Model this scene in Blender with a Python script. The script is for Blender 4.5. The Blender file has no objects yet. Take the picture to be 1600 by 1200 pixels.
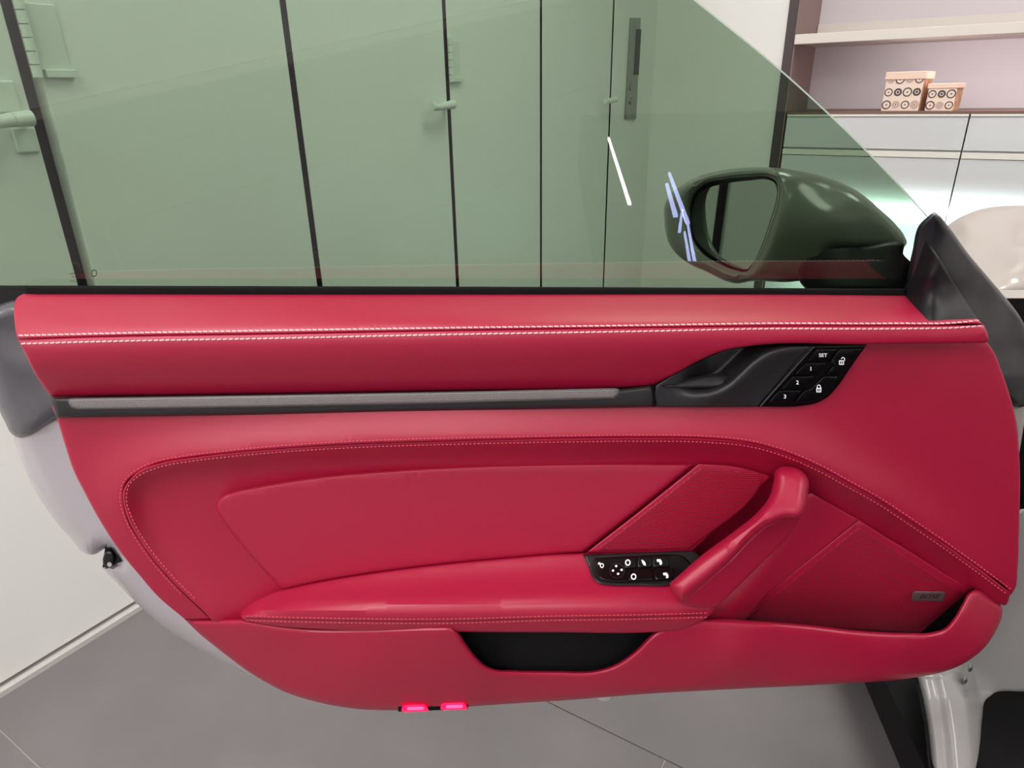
import bpy, math, random
import numpy as np
from mathutils import Vector, Matrix, geometry
from mathutils.bvhtree import BVHTree
random.seed(7)
SC = bpy.context.scene
COL = SC.collection

# ------------------------------------------------------------ camera
F = 1056.0; CAMH = 1.10                      # focal length in pixels of a 1600 px frame, eye height
g = np.array([45.0, 2480.0, F]); g /= np.linalg.norm(g)       # world down seen from the camera (right, down, forward)
Zc = -g; fw = np.array([0, 0, 1.0]); Yc = fw - (fw @ Zc) * Zc; Yc /= np.linalg.norm(Yc); Xc = np.cross(Yc, Zc)
M = np.array([Xc, Yc, Zc])
CAM = np.array([0, 0, CAMH])
cd = bpy.data.cameras.new('camera'); cd.sensor_width = 36; cd.lens = F / 1600 * 36; cd.clip_start = 0.02
cam = bpy.data.objects.new('camera', cd); COL.objects.link(cam)
R = Matrix([[M[i][0], -M[i][1], -M[i][2]] for i in range(3)])
cam.matrix_world = Matrix.Translation(Vector(CAM)) @ R.to_4x4()
SC.camera = cam
SC.view_settings.view_transform = 'Standard'; SC.view_settings.look = 'None'
SC.view_settings.gamma = 1; SC.view_settings.use_curve_mapping = False
SC.view_settings.exposure = 0.0

# ------------------------------------------------------------ world and lights
w = bpy.data.worlds.new('world'); SC.world = w; w.use_nodes = True
w.node_tree.nodes['Background'].inputs[0].default_value = (1.0, 0.97, 0.95, 1)
w.node_tree.nodes['Background'].inputs[1].default_value = 0.25
# the room's own axes: s runs along the panelled wall, t away from it
RA = np.array([-1.0509, 1.0232, 0.0]); RD = np.array([0.5376, 0.8432, 0.0]); RE = np.array([0.8432, -0.5376, 0.0])
S0 = 3.38; CEIL = 2.75
def rw(s, t, z=0.0): return RA + s * RD + t * RE + np.array([0, 0, z])
def area(name, loc, target, sx, sy, power, col=(1, 1, 1), spread=180):
    l = bpy.data.lights.new(name, 'AREA'); l.shape = 'RECTANGLE'; l.size = sx; l.size_y = sy
    l.energy = power; l.color = col; l.spread = math.radians(spread)
    o = bpy.data.objects.new(name, l); COL.objects.link(o); o.location = loc
    o.rotation_euler = (Vector(target) - Vector(loc)).to_track_quat('-Z', 'Y').to_euler()
    return o
def down(name, s, t, sx, sy, power, col=(1, 1, 1), z=2.70):
    p = rw(s, t, z); return area(name, p, p - np.array([0, 0, 1]) + RD * 1e-4, sx, sy, power, col)
SHZ = 1.288
LAMPS = ((-0.5, 0.6, .8, 16), (1.5, 1.1, .9, 30), (0.8, 3.5, .9, 18), (-2.3, 0.7, .9, 44), (-2.3, 2.6, .9, 34), (2.6, 3.3, .9, 20))
for s_, t_, w_, p_ in LAMPS: down('ceiling_lamp_light', s_, t_, w_, w_, p_, (1, 0.97, 0.95))
# beam of the car's headlamps on the cabinet fronts, cut off level
area('headlamp_light', rw(2.45, 1.95, 0.45), rw(3.38, 1.95, 0.345), 2.2, 0.06, 14, (0.82, 1.0, 0.98), 46)
# added fill below the shelf's front edge, brightening the niche; no real lamp
area('niche_fill_light', rw(3.43, 2.3, SHZ), rw(3.90, 2.3, SHZ - .34), 2.4, 0.03, 4.5, (1, 0.93, 0.92))

# ------------------------------------------------------------ maths helpers
D0 = 0.72                                    # distance of the door's reference plane (y = D0); d grows towards the cabin
def ray(x, y): return M @ np.array([x - 800.0, y - 600.0, F])
def rays(P):
    P = np.asarray(P, float)
    c = np.stack([P[:, 0] - 800, P[:, 1] - 600, np.full(len(P), F)], 1)
    return c @ M.T
def P3(pts, d):
    v = rays(pts); t = (D0 - np.asarray(d)) / v[:, 1]
    return CAM + v * t[:, None]
def on_plane(x, y, p0, n):
    v = ray(x, y); return CAM + v * ((np.asarray(n) @ (np.asarray(p0) - CAM)) / (np.asarray(n) @ v))
def far(x, y, s=S0):                         # point on the far wall plane of room depth s -> (t, z)
    p = on_plane(x, y, rw(s, 0), RD); return float((p - RA) @ RE), float(p[2])
def near(x, y, t=0.0):                       # point on the panelled wall -> (s, z)
    p = on_plane(x, y, rw(0, t), RE); return float((p - RA) @ RD), float(p[2])

def spl(pts, step=4.0, closed=True):
    """smooth curve through points; a third item marks a corner"""
    n = len(pts); out = []
    P = [np.array(p[:2], float) for p in pts]; C = [len(p) > 2 for p in pts]
    rng = range(n) if closed else range(n - 1)
    for i in rng:
        p1, p2 = P[i], P[(i + 1) % n]
        p0 = P[(i - 1) % n] if (closed or i > 0) else p1
        p3 = P[(i + 2) % n] if (closed or i < n - 2) else p2
        L = np.linalg.norm(p2 - p1)
        if L < 1e-6: continue
        def tan(a, b, c):
            l1 = np.linalg.norm(b - a); l2 = np.linalg.norm(c - b)
            if l1 < 1e-6 or l2 < 1e-6: return (c - a) / max(l1 + l2, 1e-6)
            return ((b - a) / l1 * l2 + (c - b) / l2 * l1) / (l1 + l2)
        m1 = (p2 - p1) / L if C[i] else tan(p0, p1, p2)
        m2 = (p2 - p1) / L if C[(i + 1) % n] else tan(p1, p2, p3)
        k = max(1, int(round(L / step)))
        for j in range(k):
            u = j / k
            h = (2*u**3 - 3*u*u + 1) * p1 + (u**3 - 2*u*u + u) * m1 * L + (-2*u**3 + 3*u*u) * p2 + (u**3 - u*u) * m2 * L
            out.append(h)
    if not closed: out.append(P[-1])
    return np.array(out)

def inside(P, B):
    x, y = P[:, 0][:, None], P[:, 1][:, None]
    a = B; b = np.roll(B, -1, 0)
    c = ((a[:, 1] > y) != (b[:, 1] > y))
    with np.errstate(divide='ignore', invalid='ignore'):
        xi = (b[:, 0] - a[:, 0]) * (y - a[:, 1]) / (b[:, 1] - a[:, 1]) + a[:, 0]
    return ((c & (x < xi)).sum(1) % 2) == 1
def dist(P, B):
    out = np.full(len(P), 1e9)
    a = B; ab = np.roll(B, -1, 0) - B; l2 = np.maximum((ab ** 2).sum(1), 1e-9)
    for k in range(0, len(P), 2000):
        q = P[k:k+2000]
        ap = q[:, None] - a[None]
        t = np.clip((ap * ab).sum(2) / l2, 0, 1)
        dd = ap - t[..., None] * ab
        out[k:k+2000] = np.sqrt((dd ** 2).sum(2)).min(1)
    return out
def tps(ctrl, lam=0.0, ax=1.0):
    c = np.array(ctrl, float); SCL = np.array([ax, 1.0]) / 100; X = c[:, :2] * SCL; d = c[:, 2]; n = len(c)
    def U(r2): return np.where(r2 > 1e-12, r2 * np.log(np.maximum(r2, 1e-12)), 0)
    K = U(((X[:, None] - X[None]) ** 2).sum(2)) + lam * np.eye(n)
    Pm = np.hstack([np.ones((n, 1)), X])
    A = np.zeros((n + 3, n + 3)); A[:n, :n] = K; A[:n, n:] = Pm; A[n:, :n] = Pm.T
    wt = np.linalg.lstsq(A, np.concatenate([d, [0, 0, 0]]), rcond=None)[0]
    def f(Q):
        Q = np.asarray(Q, float) * SCL
        return U(((Q[:, None] - X[None]) ** 2).sum(2)) @ wt[:n] + wt[n] + Q @ wt[n+1:]
    return f
def prof(xs, ys):
    xs = np.array(xs, float); ys = np.array(ys, float); h = np.diff(xs); dl = np.diff(ys) / h
    m = np.zeros(len(xs)); m[0], m[-1] = dl[0], dl[-1]
    for i in range(1, len(xs) - 1): m[i] = 0 if dl[i-1] * dl[i] <= 0 else 2 * dl[i-1] * dl[i] / (dl[i-1] + dl[i])
    def f(q):
        q = np.clip(q, xs[0] - 30, xs[-1] + 30); i = np.clip(np.searchsorted(xs, q) - 1, 0, len(h) - 1)
        u = (q - xs[i]) / h[i]; uc = np.clip(u, 0, 1)
        r = (2*uc**3 - 3*uc**2 + 1)*ys[i] + (uc**3 - 2*uc**2 + uc)*h[i]*m[i] + (-2*uc**3 + 3*uc**2)*ys[i+1] + (uc**3 - uc**2)*h[i]*m[i+1]
        return r + np.where(u < 0, u * h[i] * m[0], 0) + np.where(u > 1, (u - 1) * h[i] * m[-1], 0)
    return f
def sstep(x, a, b): t = np.clip((x - a) / (b - a), 0, 1); return t * t * (3 - 2 * t)
def pdist(Q, L):
    """distance to an open line, position along it (0..1), and side (+ right of travel in picture axes)"""
    Q = np.asarray(Q, float); a = L[:-1]; ab = L[1:] - a; l2 = np.maximum((ab ** 2).sum(1), 1e-9); n = len(a)
    D = np.zeros(len(Q)); U = np.zeros(len(Q)); S = np.zeros(len(Q))
    for k in range(0, len(Q), 2000):
        q = Q[k:k+2000]; ap = q[:, None] - a[None]; t = np.clip((ap * ab).sum(2) / l2, 0, 1); dd = ap - t[..., None] * ab; r = (dd ** 2).sum(2)
        i = r.argmin(1); j = np.arange(len(q)); D[k:k+2000] = np.sqrt(r[j, i]); U[k:k+2000] = (i + t[j, i]) / n
        S[k:k+2000] = np.sign(ab[i, 0] * ap[j, i, 1] - ab[i, 1] * ap[j, i, 0])
    return D, U, S
def const(v): return lambda Q: np.full(len(Q), float(v))
def plane_d(p0, n):
    n = np.asarray(n, float); p0 = np.asarray(p0, float)
    def f(Q):
        v = rays(Q); t = (n @ (p0 - CAM)) / (v @ n); return D0 - v[:, 1] * t
    return f

# ------------------------------------------------------------ object helpers
ORG = {}
def tag(o, label=None, cat=None, group=None, kind=None):
    if label: o['label'] = label
    if cat: o['category'] = cat
    if group: o['group'] = group
    if kind: o['kind'] = kind
    return o
def thing(name, loc, label=None, cat=None, group=None, kind=None):
    o = bpy.data.objects.new(name, None); COL.objects.link(o); o.location = loc; o.empty_display_size = 0.1
    ORG[o.name] = np.array(loc, float)
    return tag(o, label, cat, group, kind)
def mesh_obj(name, V, Fc, m, parent=None, smooth=True, ang=38, origin=None, mats=None, fmi=None):
    V = np.asarray(V, float)
    if parent is not None: org = ORG[parent.name]
    else: org = np.array(origin, float) if origin is not None else np.array([V[:, 0].mean(), V[:, 1].mean(), V[:, 2].min()])
    me = bpy.data.meshes.new(name); me.from_pydata((V - org).tolist(), [], [tuple(int(i) for i in f) for f in Fc]); me.update()
    for mm in (mats or [m]): me.materials.append(mm)
    if fmi is not None: me.polygons.foreach_set('material_index', fmi)
    if smooth:
        me.shade_smooth(); me.set_sharp_from_angle(angle=math.radians(ang))
    o = bpy.data.objects.new(name, me); COL.objects.link(o)
    if parent is not None: o.parent = parent
    else: o.location = org
    ORG[o.name] = org
    return o
class MB:
    def __init__(s): s.V = []; s.F = []
    def add(s, V, Fc):
        k = len(s.V); s.V += [tuple(v) for v in V]; s.F += [tuple(i + k for i in f) for f in Fc]
    def hexa(s, c):      # 8 corners, bottom 4 then top 4
        s.add(c, [(0, 3, 2, 1), (4, 5, 6, 7), (0, 1, 5, 4), (1, 2, 6, 5), (2, 3, 7, 6), (3, 0, 4, 7)])
    def rbox(s, s0, s1, t0, t1, z0, z1):   # box in room axes
        s.hexa([rw(s0, t0, z0), rw(s1, t0, z0), rw(s1, t1, z0), rw(s0, t1, z0), rw(s0, t0, z1), rw(s1, t0, z1), rw(s1, t1, z1), rw(s0, t1, z1)])
    def cyl(s, a, b, r, n=12, r2=None):
        a = np.asarray(a, float); b = np.asarray(b, float); ax = b - a; L = np.linalg.norm(ax); ax /= L
        u = np.cross(ax, [0, 0, 1.0]);
        if np.linalg.norm(u) < 1e-3: u = np.cross(ax, [1.0, 0, 0])
        u /= np.linalg.norm(u); v = np.cross(ax, u); r2 = r if r2 is None else r2
        V = []
        for p, q in ((a, r), (b, r2)):
            for i in range(n):
                th = 2 * math.pi * i / n; V.append(p + q * (math.cos(th) * u + math.sin(th) * v))
        Fc = [(i, (i + 1) % n, n + (i + 1) % n, n + i) for i in range(n)] + [tuple(range(n))[::-1], tuple(range(n, 2 * n))]
        s.add(V, Fc)
    def build(s, name, m, parent=None, smooth=False, ang=38, bevel=0.0, origin=None):
        o = mesh_obj(name, s.V, s.F, m, parent, smooth, ang, origin)
        if bevel:
            b = o.modifiers.new('bevel', 'BEVEL'); b.width = bevel; b.segments = 2; b.limit_method = 'ANGLE'
        return o

BODY = []        # triangles of the door faces, for laying stitches on them
def relief(name, outline, df, m, parent, edge=4.0, drop=0.003, thick=0.01, step=14.0, bstep=5.0, holes=(), cap=False,
           surf=True, ang=38, sampled=False, power=2.0):
    B = np.asarray(outline, float) if sampled else spl(outline, bstep)
    Hs = [spl(h, bstep) for h in holes]
    loops = [B] + Hs
    def dmin(P): return np.min([dist(P, L) for L in loops], 0)
    pts = [np.concatenate(loops)]; nb = len(pts[0])
    allin = lambda P: inside(P, B) & ~np.any([inside(P, h) for h in Hs], 0) if Hs else inside(P, B)
    if edge > 0:
        for fr in (0.12, 0.35, 0.65, 1.0):
            off = edge * fr; ring = []
            for L in loops:
                tn = np.roll(L, -1, 0) - np.roll(L, 1, 0); tn /= np.maximum(np.linalg.norm(tn, axis=1)[:, None], 1e-9)
                nn = np.stack([-tn[:, 1], tn[:, 0]], 1)
                for sg in (1, -1): ring.append(L + sg * nn * off)
            ring = np.concatenate(ring); ok = allin(ring); ring = ring[ok]
            if len(ring):
                ring = ring[dmin(ring) > off * 0.93 - 0.02]; pts.append(ring)
    x0, y0 = B.min(0); x1, y1 = B.max(0)
    gx, gy = np.meshgrid(np.arange(x0 + step * .37, x1, step), np.arange(y0 + step * .41, y1, step))
    gx = gx + (np.arange(gx.shape[0]) % 2)[:, None] * step * .5
    G = np.stack([gx.ravel(), gy.ravel()], 1)
    if len(G):
        G = G[allin(G)]
        if len(G): G = G[dmin(G) > max(edge * 1.15, step * .4)]; pts.append(G)
    A = np.concatenate(pts)
    E = []; k = 0
    for L in loops:
        n = len(L); E += [(k + i, k + (i + 1) % n) for i in range(n)]; k += n
    r = geometry.delaunay_2d_cdt([Vector(p) for p in A], E, [], 0, 1e-4, True)
    V2 = np.array([tuple(v) for v in r[0]]); T = np.array([f for f in r[2] if len(f) == 3])
    cen = V2[T].mean(1); T = T[allin(cen)]
    dm = dmin(V2)
    d = df(V2)
    if edge > 0:
        t = np.clip(dm / edge, 0, 1); d = d - drop * (1 - np.maximum(1 - (1 - t) ** power, 0) ** (1 / power))
    W = P3(V2, d)
    a, b, c = W[T[:, 0]], W[T[:, 1]], W[T[:, 2]]
    nrm = np.cross(b - a, c - a); flip = (nrm * (CAM - a)).sum(1) < 0
    T[flip] = T[flip][:, ::-1]
    # boundary edges -> skirt
    cnt = {}
    for f in T:
        for i in range(3):
            e = (int(f[i]), int(f[(i + 1) % 3])); cnt[e] = 1
    be = [e for e in cnt if (e[1], e[0]) not in cnt]
    bv = sorted({i for e in be for i in e}); idx = {v: len(V2) + j for j, v in enumerate(bv)}
    Wb = P3(V2[bv], d[bv] - thick) if bv else np.zeros((0, 3))
    VV = np.concatenate([W, Wb]); FF = [tuple(f) for f in T] + [(e[1], e[0], idx[e[0]], idx[e[1]]) for e in be]
    if cap:
        k = len(VV); VV = np.concatenate([VV, P3(V2, d * 0 + (d.min() - thick))])
        VV[len(V2):k] = P3(V2[bv], np.full(len(bv), d.min() - thick))
        if cap == 'parallel': VV[len(V2):k] = P3(V2[bv], d[bv] - thick); VV[k:] = P3(V2, d - thick)
        FF += [(f[2] + k, f[1] + k, f[0] + k) for f in T]
    if surf: BODY.append((W, T))
    return mesh_obj(name, VV, FF, m, parent, True, ang)
def flat(name, outline, df, m, parent, thick=0.001, bstep=3.0, surf=False):
    return relief(name, outline, df, m, parent, edge=0, drop=0, thick=thick, step=500, bstep=bstep, surf=surf)

# ------------------------------------------------------------ materials
def lin(c): return tuple(((v / 255) / 12.92 if v / 255 <= .04045 else (((v / 255) + .055) / 1.055) ** 2.4) for v in c) + (1,)
def mat(name, rgb, rough=0.5, metal=0.0, spec=0.5, coat=0.0, bump=0.0, scale=200.0, var=0.0, vscale=3.0, sheen=0.0, detail=4.0, dist_=0.001, emit=None, estr=0):
    m = bpy.data.materials.new(name); m.use_nodes = True; nt = m.node_tree; b = nt.nodes['Principled BSDF']
    b.inputs['Base Color'].default_value = lin(rgb); b.inputs['Roughness'].default_value = rough; b.inputs['Metallic'].default_value = metal
    b.inputs['Specular IOR Level'].default_value = spec; b.inputs['Coat Weight'].default_value = coat; b.inputs['Coat Roughness'].default_value = 0.05
    b.inputs['Sheen Weight'].default_value = sheen
    tc = nt.nodes.new('ShaderNodeTexCoord')
    if bump:
        n = nt.nodes.new('ShaderNodeTexNoise'); n.inputs['Scale'].default_value = scale; n.inputs['Detail'].default_value = detail
        nt.links.new(tc.outputs['Object'], n.inputs['Vector'])
        bp = nt.nodes.new('ShaderNodeBump'); bp.inputs['Strength'].default_value = bump; bp.inputs['Distance'].default_value = dist_
        nt.links.new(n.outputs['Fac'], bp.inputs['Height']); nt.links.new(bp.outputs['Normal'], b.inputs['Normal'])
    if var:
        n = nt.nodes.new('ShaderNodeTexNoise'); n.inputs['Scale'].default_value = vscale; n.inputs['Detail'].default_value = 5
        nt.links.new(tc.outputs['Object'], n.inputs['Vector'])
        mx = nt.nodes.new('ShaderNodeMix'); mx.data_type = 'RGBA'
        c = np.array(lin(rgb)[:3]); mx.inputs[6].default_value = (*np.clip(c * (1 - var), 0, 1), 1); mx.inputs[7].default_value = (*np.clip(c * (1 + var), 0, 1), 1)
        mr = nt.nodes.new('ShaderNodeMapRange'); mr.inputs[1].default_value = .3; mr.inputs[2].default_value = .7
        nt.links.new(n.outputs['Fac'], mr.inputs[0]); nt.links.new(mr.outputs[0], mx.inputs[0]); nt.links.new(mx.outputs[2], b.inputs['Base Color'])
    if emit:
        b.inputs['Emission Color'].default_value = lin(emit); b.inputs['Emission Strength'].default_value = estr
    return m
LEATHER = mat('red_leather', (168, 17, 58), 0.41, spec=0.65, bump=0.25, scale=900, detail=3, dist_=0.0004, sheen=0.0)
RED_THREAD = mat('red_thread', (240, 112, 126), 0.6)
WHITE_THREAD = mat('white_thread', (250, 222, 222), 0.6)
BLACK = mat('black_plastic', (22, 21, 23), 0.38, bump=0.2, scale=1500, dist_=0.0002)
SATIN = mat('satin_black_plastic', (36, 35, 38), 0.42)
GLOSS = mat('gloss_black', (9, 8, 10), 0.26, spec=0.35)
RUBBER = mat('black_rubber', (7, 7, 8), 0.7, spec=0.2)
SAIL = mat('grained_black_cover', (26, 22, 28), 0.45, spec=0.35, bump=0.2, scale=1500, dist_=0.0002)
FILM = mat('light_washed_black_film', (78, 76, 84), 0.22, spec=0.6, coat=0.3, bump=1.0, scale=7, detail=1, dist_=0.06)  # black film, base colour lightened for the light it catches at left
FILMD = mat('gloss_black_corner_film', (22, 19, 25), 0.3, spec=0.5, coat=0.15, bump=1.0, scale=9, detail=1, dist_=0.05)
CHALK = mat('pale_grey_paint', (182, 175, 183), 0.28, coat=0.6)
SILLP = mat('grey_sill_paint', (158, 156, 156), 0.3, coat=0.4)
CARP = mat('beige_grey_paint', (170, 163, 157), 0.35, coat=0.4)
DARKM = mat('dark_metal', (60, 58, 60), 0.35, metal=0.8)
BADGE = mat('badge_metal', (132, 114, 118), 0.4, metal=0.6)
STEEL = mat('brushed_steel', (150, 152, 148), 0.3, metal=0.9)
ICON = mat('glowing_white_print', (235, 235, 240), 0.5, emit=(255, 255, 255), estr=0.25)  # white print with a faint glow added to it
PRINT = mat('dark_etching', (30, 34, 28), 0.7)
INLAYRIM = mat('grey_trim_rim', (96, 93, 96), 0.35)
SEAMD = mat('seam_groove', (110, 8, 30), 0.7)
GLOW = mat('glowing_lens', (255, 20, 90), 0.4, emit=(255, 10, 70), estr=1.3)
GLOWC = mat('glowing_lens_core', (255, 80, 140), 0.4, emit=(255, 80, 140), estr=1.3)
HOUS = mat('dark_gloss_mirror_paint', (124, 122, 118), 0.22, coat=0.4)
MIRROR = mat('mirror_silver', (178, 182, 178), 0.02, metal=1.0)
WHITEWALL = mat('white_lacquer_panel', (236, 235, 232), 0.38, var=0.015, vscale=2)
GAP = mat('dark_gap', (8, 7, 7), 0.9, spec=0.1)
GAPB = mat('brown_gap', (46, 40, 38), 0.8)
POST = mat('dark_brown_post', (70, 60, 62), 0.5)
SIDEB = mat('brown_niche_side', (150, 125, 122), 0.6)
NICHE = mat('lilac_niche_back', (222, 214, 220), 0.7)
SHELFM = mat('cream_shelf', (226, 218, 212), 0.45)
CABM = mat('glossy_grey_white_front', (214, 216, 218), 0.16, coat=0.4)
CABTOP = mat('brown_cabinet_top', (120, 92, 84), 0.5)
PULLM = mat('light_pull_profile', (232, 230, 220), 0.3)
FLOORT = mat('grey_stone_tile', (113, 109, 110), 0.42, var=0.13, vscale=3.2, bump=0.1, scale=60)
GROUT = mat('pale_grout', (178, 170, 165), 0.8)
CEILM = mat('white_ceiling', (235, 232, 228), 0.8)
HARDW = mat('painted_white_hardware', (222, 226, 220), 0.35)
TRACK = mat('pale_floor_track', (196, 192, 190), 0.4)
BOXP = mat('cream_card', (250, 226, 212), 0.7)
BOXL = mat('peach_cream_lid', (252, 220, 202), 0.7)
BOXS = mat('brown_streaked_card', (196, 150, 120), 0.7, var=0.4, vscale=40)
RINGD = mat('dark_grey_ring_print', (84, 78, 78), 0.7)
RINGW = mat('white_ring_print', (252, 248, 244), 0.7)
RINGG = mat('grey_brown_ring_print', (142, 122, 116), 0.7)
LAMPM = mat('lamp_diffuser', (255, 255, 255), 0.5, emit=(255, 252, 240), estr=2.0)
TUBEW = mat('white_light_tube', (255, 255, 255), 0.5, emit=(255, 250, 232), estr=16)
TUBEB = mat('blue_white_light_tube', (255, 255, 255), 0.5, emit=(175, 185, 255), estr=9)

def dotted(name, base, hole, pitch, rad, rough=0.5, metal=0.0, axes=(0, 2), soft=0.25):
    """rows of round holes: colour and depth of fine perforation"""
    m = bpy.data.materials.new(name); m.use_nodes = True; nt = m.node_tree; b = nt.nodes['Principled BSDF']
    b.inputs['Roughness'].default_value = rough; b.inputs['Metallic'].default_value = metal; b.inputs['Specular IOR Level'].default_value = 0.35
    N = nt.nodes.new; L = nt.links.new
    tc = N('ShaderNodeTexCoord'); sp = N('ShaderNodeSeparateXYZ'); L(tc.outputs['Object'], sp.inputs[0])
    def mth(op, a, b_=None):
        n = N('ShaderNodeMath'); n.operation = op
        for i, v in enumerate((a, b_)):
            if v is None: continue
            if isinstance(v, (int, float)): n.inputs[i].default_value = v
            else: L(v, n.inputs[i])
        return n.outputs[0]
    X = mth('DIVIDE', sp.outputs[axes[0]], pitch); Yv = mth('DIVIDE', sp.outputs[axes[1]], pitch * 0.866)
    row = mth('FLOOR', Yv); odd = mth('MULTIPLY', mth('MODULO', mth('ABSOLUTE', row), 2.0), 0.5)
    fx = mth('SUBTRACT', mth('FRACT', mth('ADD', X, odd)), 0.5); fy = mth('SUBTRACT', mth('FRACT', Yv), 0.5)
    r = mth('SQRT', mth('ADD', mth('MULTIPLY', fx, fx), mth('MULTIPLY', fy, fy)))
    mr = N('ShaderNodeMapRange'); L(r, mr.inputs[0]); mr.inputs[1].default_value = rad - soft * rad; mr.inputs[2].default_value = rad + soft * rad
    mx = N('ShaderNodeMix'); mx.data_type = 'RGBA'; mx.inputs[6].default_value = lin(hole); mx.inputs[7].default_value = lin(base)
    L(mr.outputs[0], mx.inputs[0]); L(mx.outputs[2], b.inputs['Base Color'])
    bp = N('ShaderNodeBump'); bp.inputs['Strength'].default_value = 0.5; bp.inputs['Distance'].default_value = 0.0005
    L(mr.outputs[0], bp.inputs['Height']); L(bp.outputs['Normal'], b.inputs['Normal'])
    return m
GRILLE = dotted('perforated_red_grille', (172, 26, 60), (52, 3, 14), 0.0031, 0.27, 0.45)
INLAY = dotted('dotted_grey_inlay', (150, 144, 146), (96, 92, 94), 0.0026, 0.3, 0.36, 0.25)

def glass_mat():
    m = bpy.data.materials.new('green_tinted_glass'); m.use_nodes = True; nt = m.node_tree
    for n in list(nt.nodes):
        if n.type == 'BSDF_PRINCIPLED': nt.nodes.remove(n)
    out = [n for n in nt.nodes if n.type == 'OUTPUT_MATERIAL'][0]
    tr = nt.nodes.new('ShaderNodeBsdfTransparent'); tr.inputs[0].default_value = (0.568, 0.66, 0.572, 1)   # twice: two faces
    gl = nt.nodes.new('ShaderNodeBsdfGlossy'); gl.inputs[0].default_value = (1, 1, 1, 1); gl.inputs[1].default_value = 0.0
    fr = nt.nodes.new('ShaderNodeFresnel'); fr.inputs[0].default_value = 1.72
    geo = nt.nodes.new('ShaderNodeNewGeometry'); mm = nt.nodes.new('ShaderNodeMath'); mm.operation = 'SUBTRACT'; mm.inputs[0].default_value = 1.0
    m2 = nt.nodes.new('ShaderNodeMath'); m2.operation = 'MULTIPLY'
    nt.links.new(geo.outputs['Backfacing'], mm.inputs[1]); nt.links.new(fr.outputs[0], m2.inputs[0]); nt.links.new(mm.outputs[0], m2.inputs[1])
    mx = nt.nodes.new('ShaderNodeMixShader'); nt.links.new(m2.outputs[0], mx.inputs[0]); nt.links.new(tr.outputs[0], mx.inputs[1]); nt.links.new(gl.outputs[0], mx.inputs[2])
    nt.links.new(mx.outputs[0], out.inputs[0])
    return m
GLASS = glass_mat()
GEDGE = mat('painted_edge_highlight', (196, 214, 202), 0.15)

# ============================================================ the room
def struct(name, mb, m, **k): return tag(mb.build(name, m, **k), kind='structure')
SB, TB = -3.2, 5.2
fl = MB(); fl.rbox(SB, S0 + .7, -.1, TB, -0.05, -0.003); FLOOR = struct('floor', fl, GROUT, origin=(0, 0, 0))
# tiles 0.6 x 1.2 m in running bond
for i in range(-5, 7):
    a = -0.04 + .6 * i
    if a + .6 < SB or a > S0 + .6: continue
    for j in range(-1, 5):
        t0 = 1.2 * j + (0.6 if i % 2 else 0.0)
        if t0 > TB or t0 + 1.2 < 0: continue
        b = MB(); x0, x1, y0, y1 = max(a, SB) + .0018, min(a + .6, S0 + .6) - .0018, max(t0, 0) + .0018, min(t0 + 1.2, TB) - .0018
        b.rbox(x0, x1, y0, y1, -0.003, 0.0); b.build('floor_tile', FLOORT, FLOOR)
c = MB(); c.rbox(SB, S0 + .7, -.1, TB, CEIL, CEIL + .05); struct('ceiling', c, CEILM)
c = MB(); c.rbox(SB, S0 + .7, -.2, -.12, 0, CEIL); struct('wall_left', c, GAP)
c = MB(); c.rbox(SB - .05, SB, -.1, TB, 0, CEIL); struct('wall_back', c, WHITEWALL)
c = MB(); c.rbox(SB, S0 + .7, TB, TB + .05, 0, CEIL); struct('wall_right', c, WHITEWALL)
c = MB(); c.rbox(SB, S0, -0.12, 0.012, 0.0, 0.012); struct('baseboard_left', c, TRACK)

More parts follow.
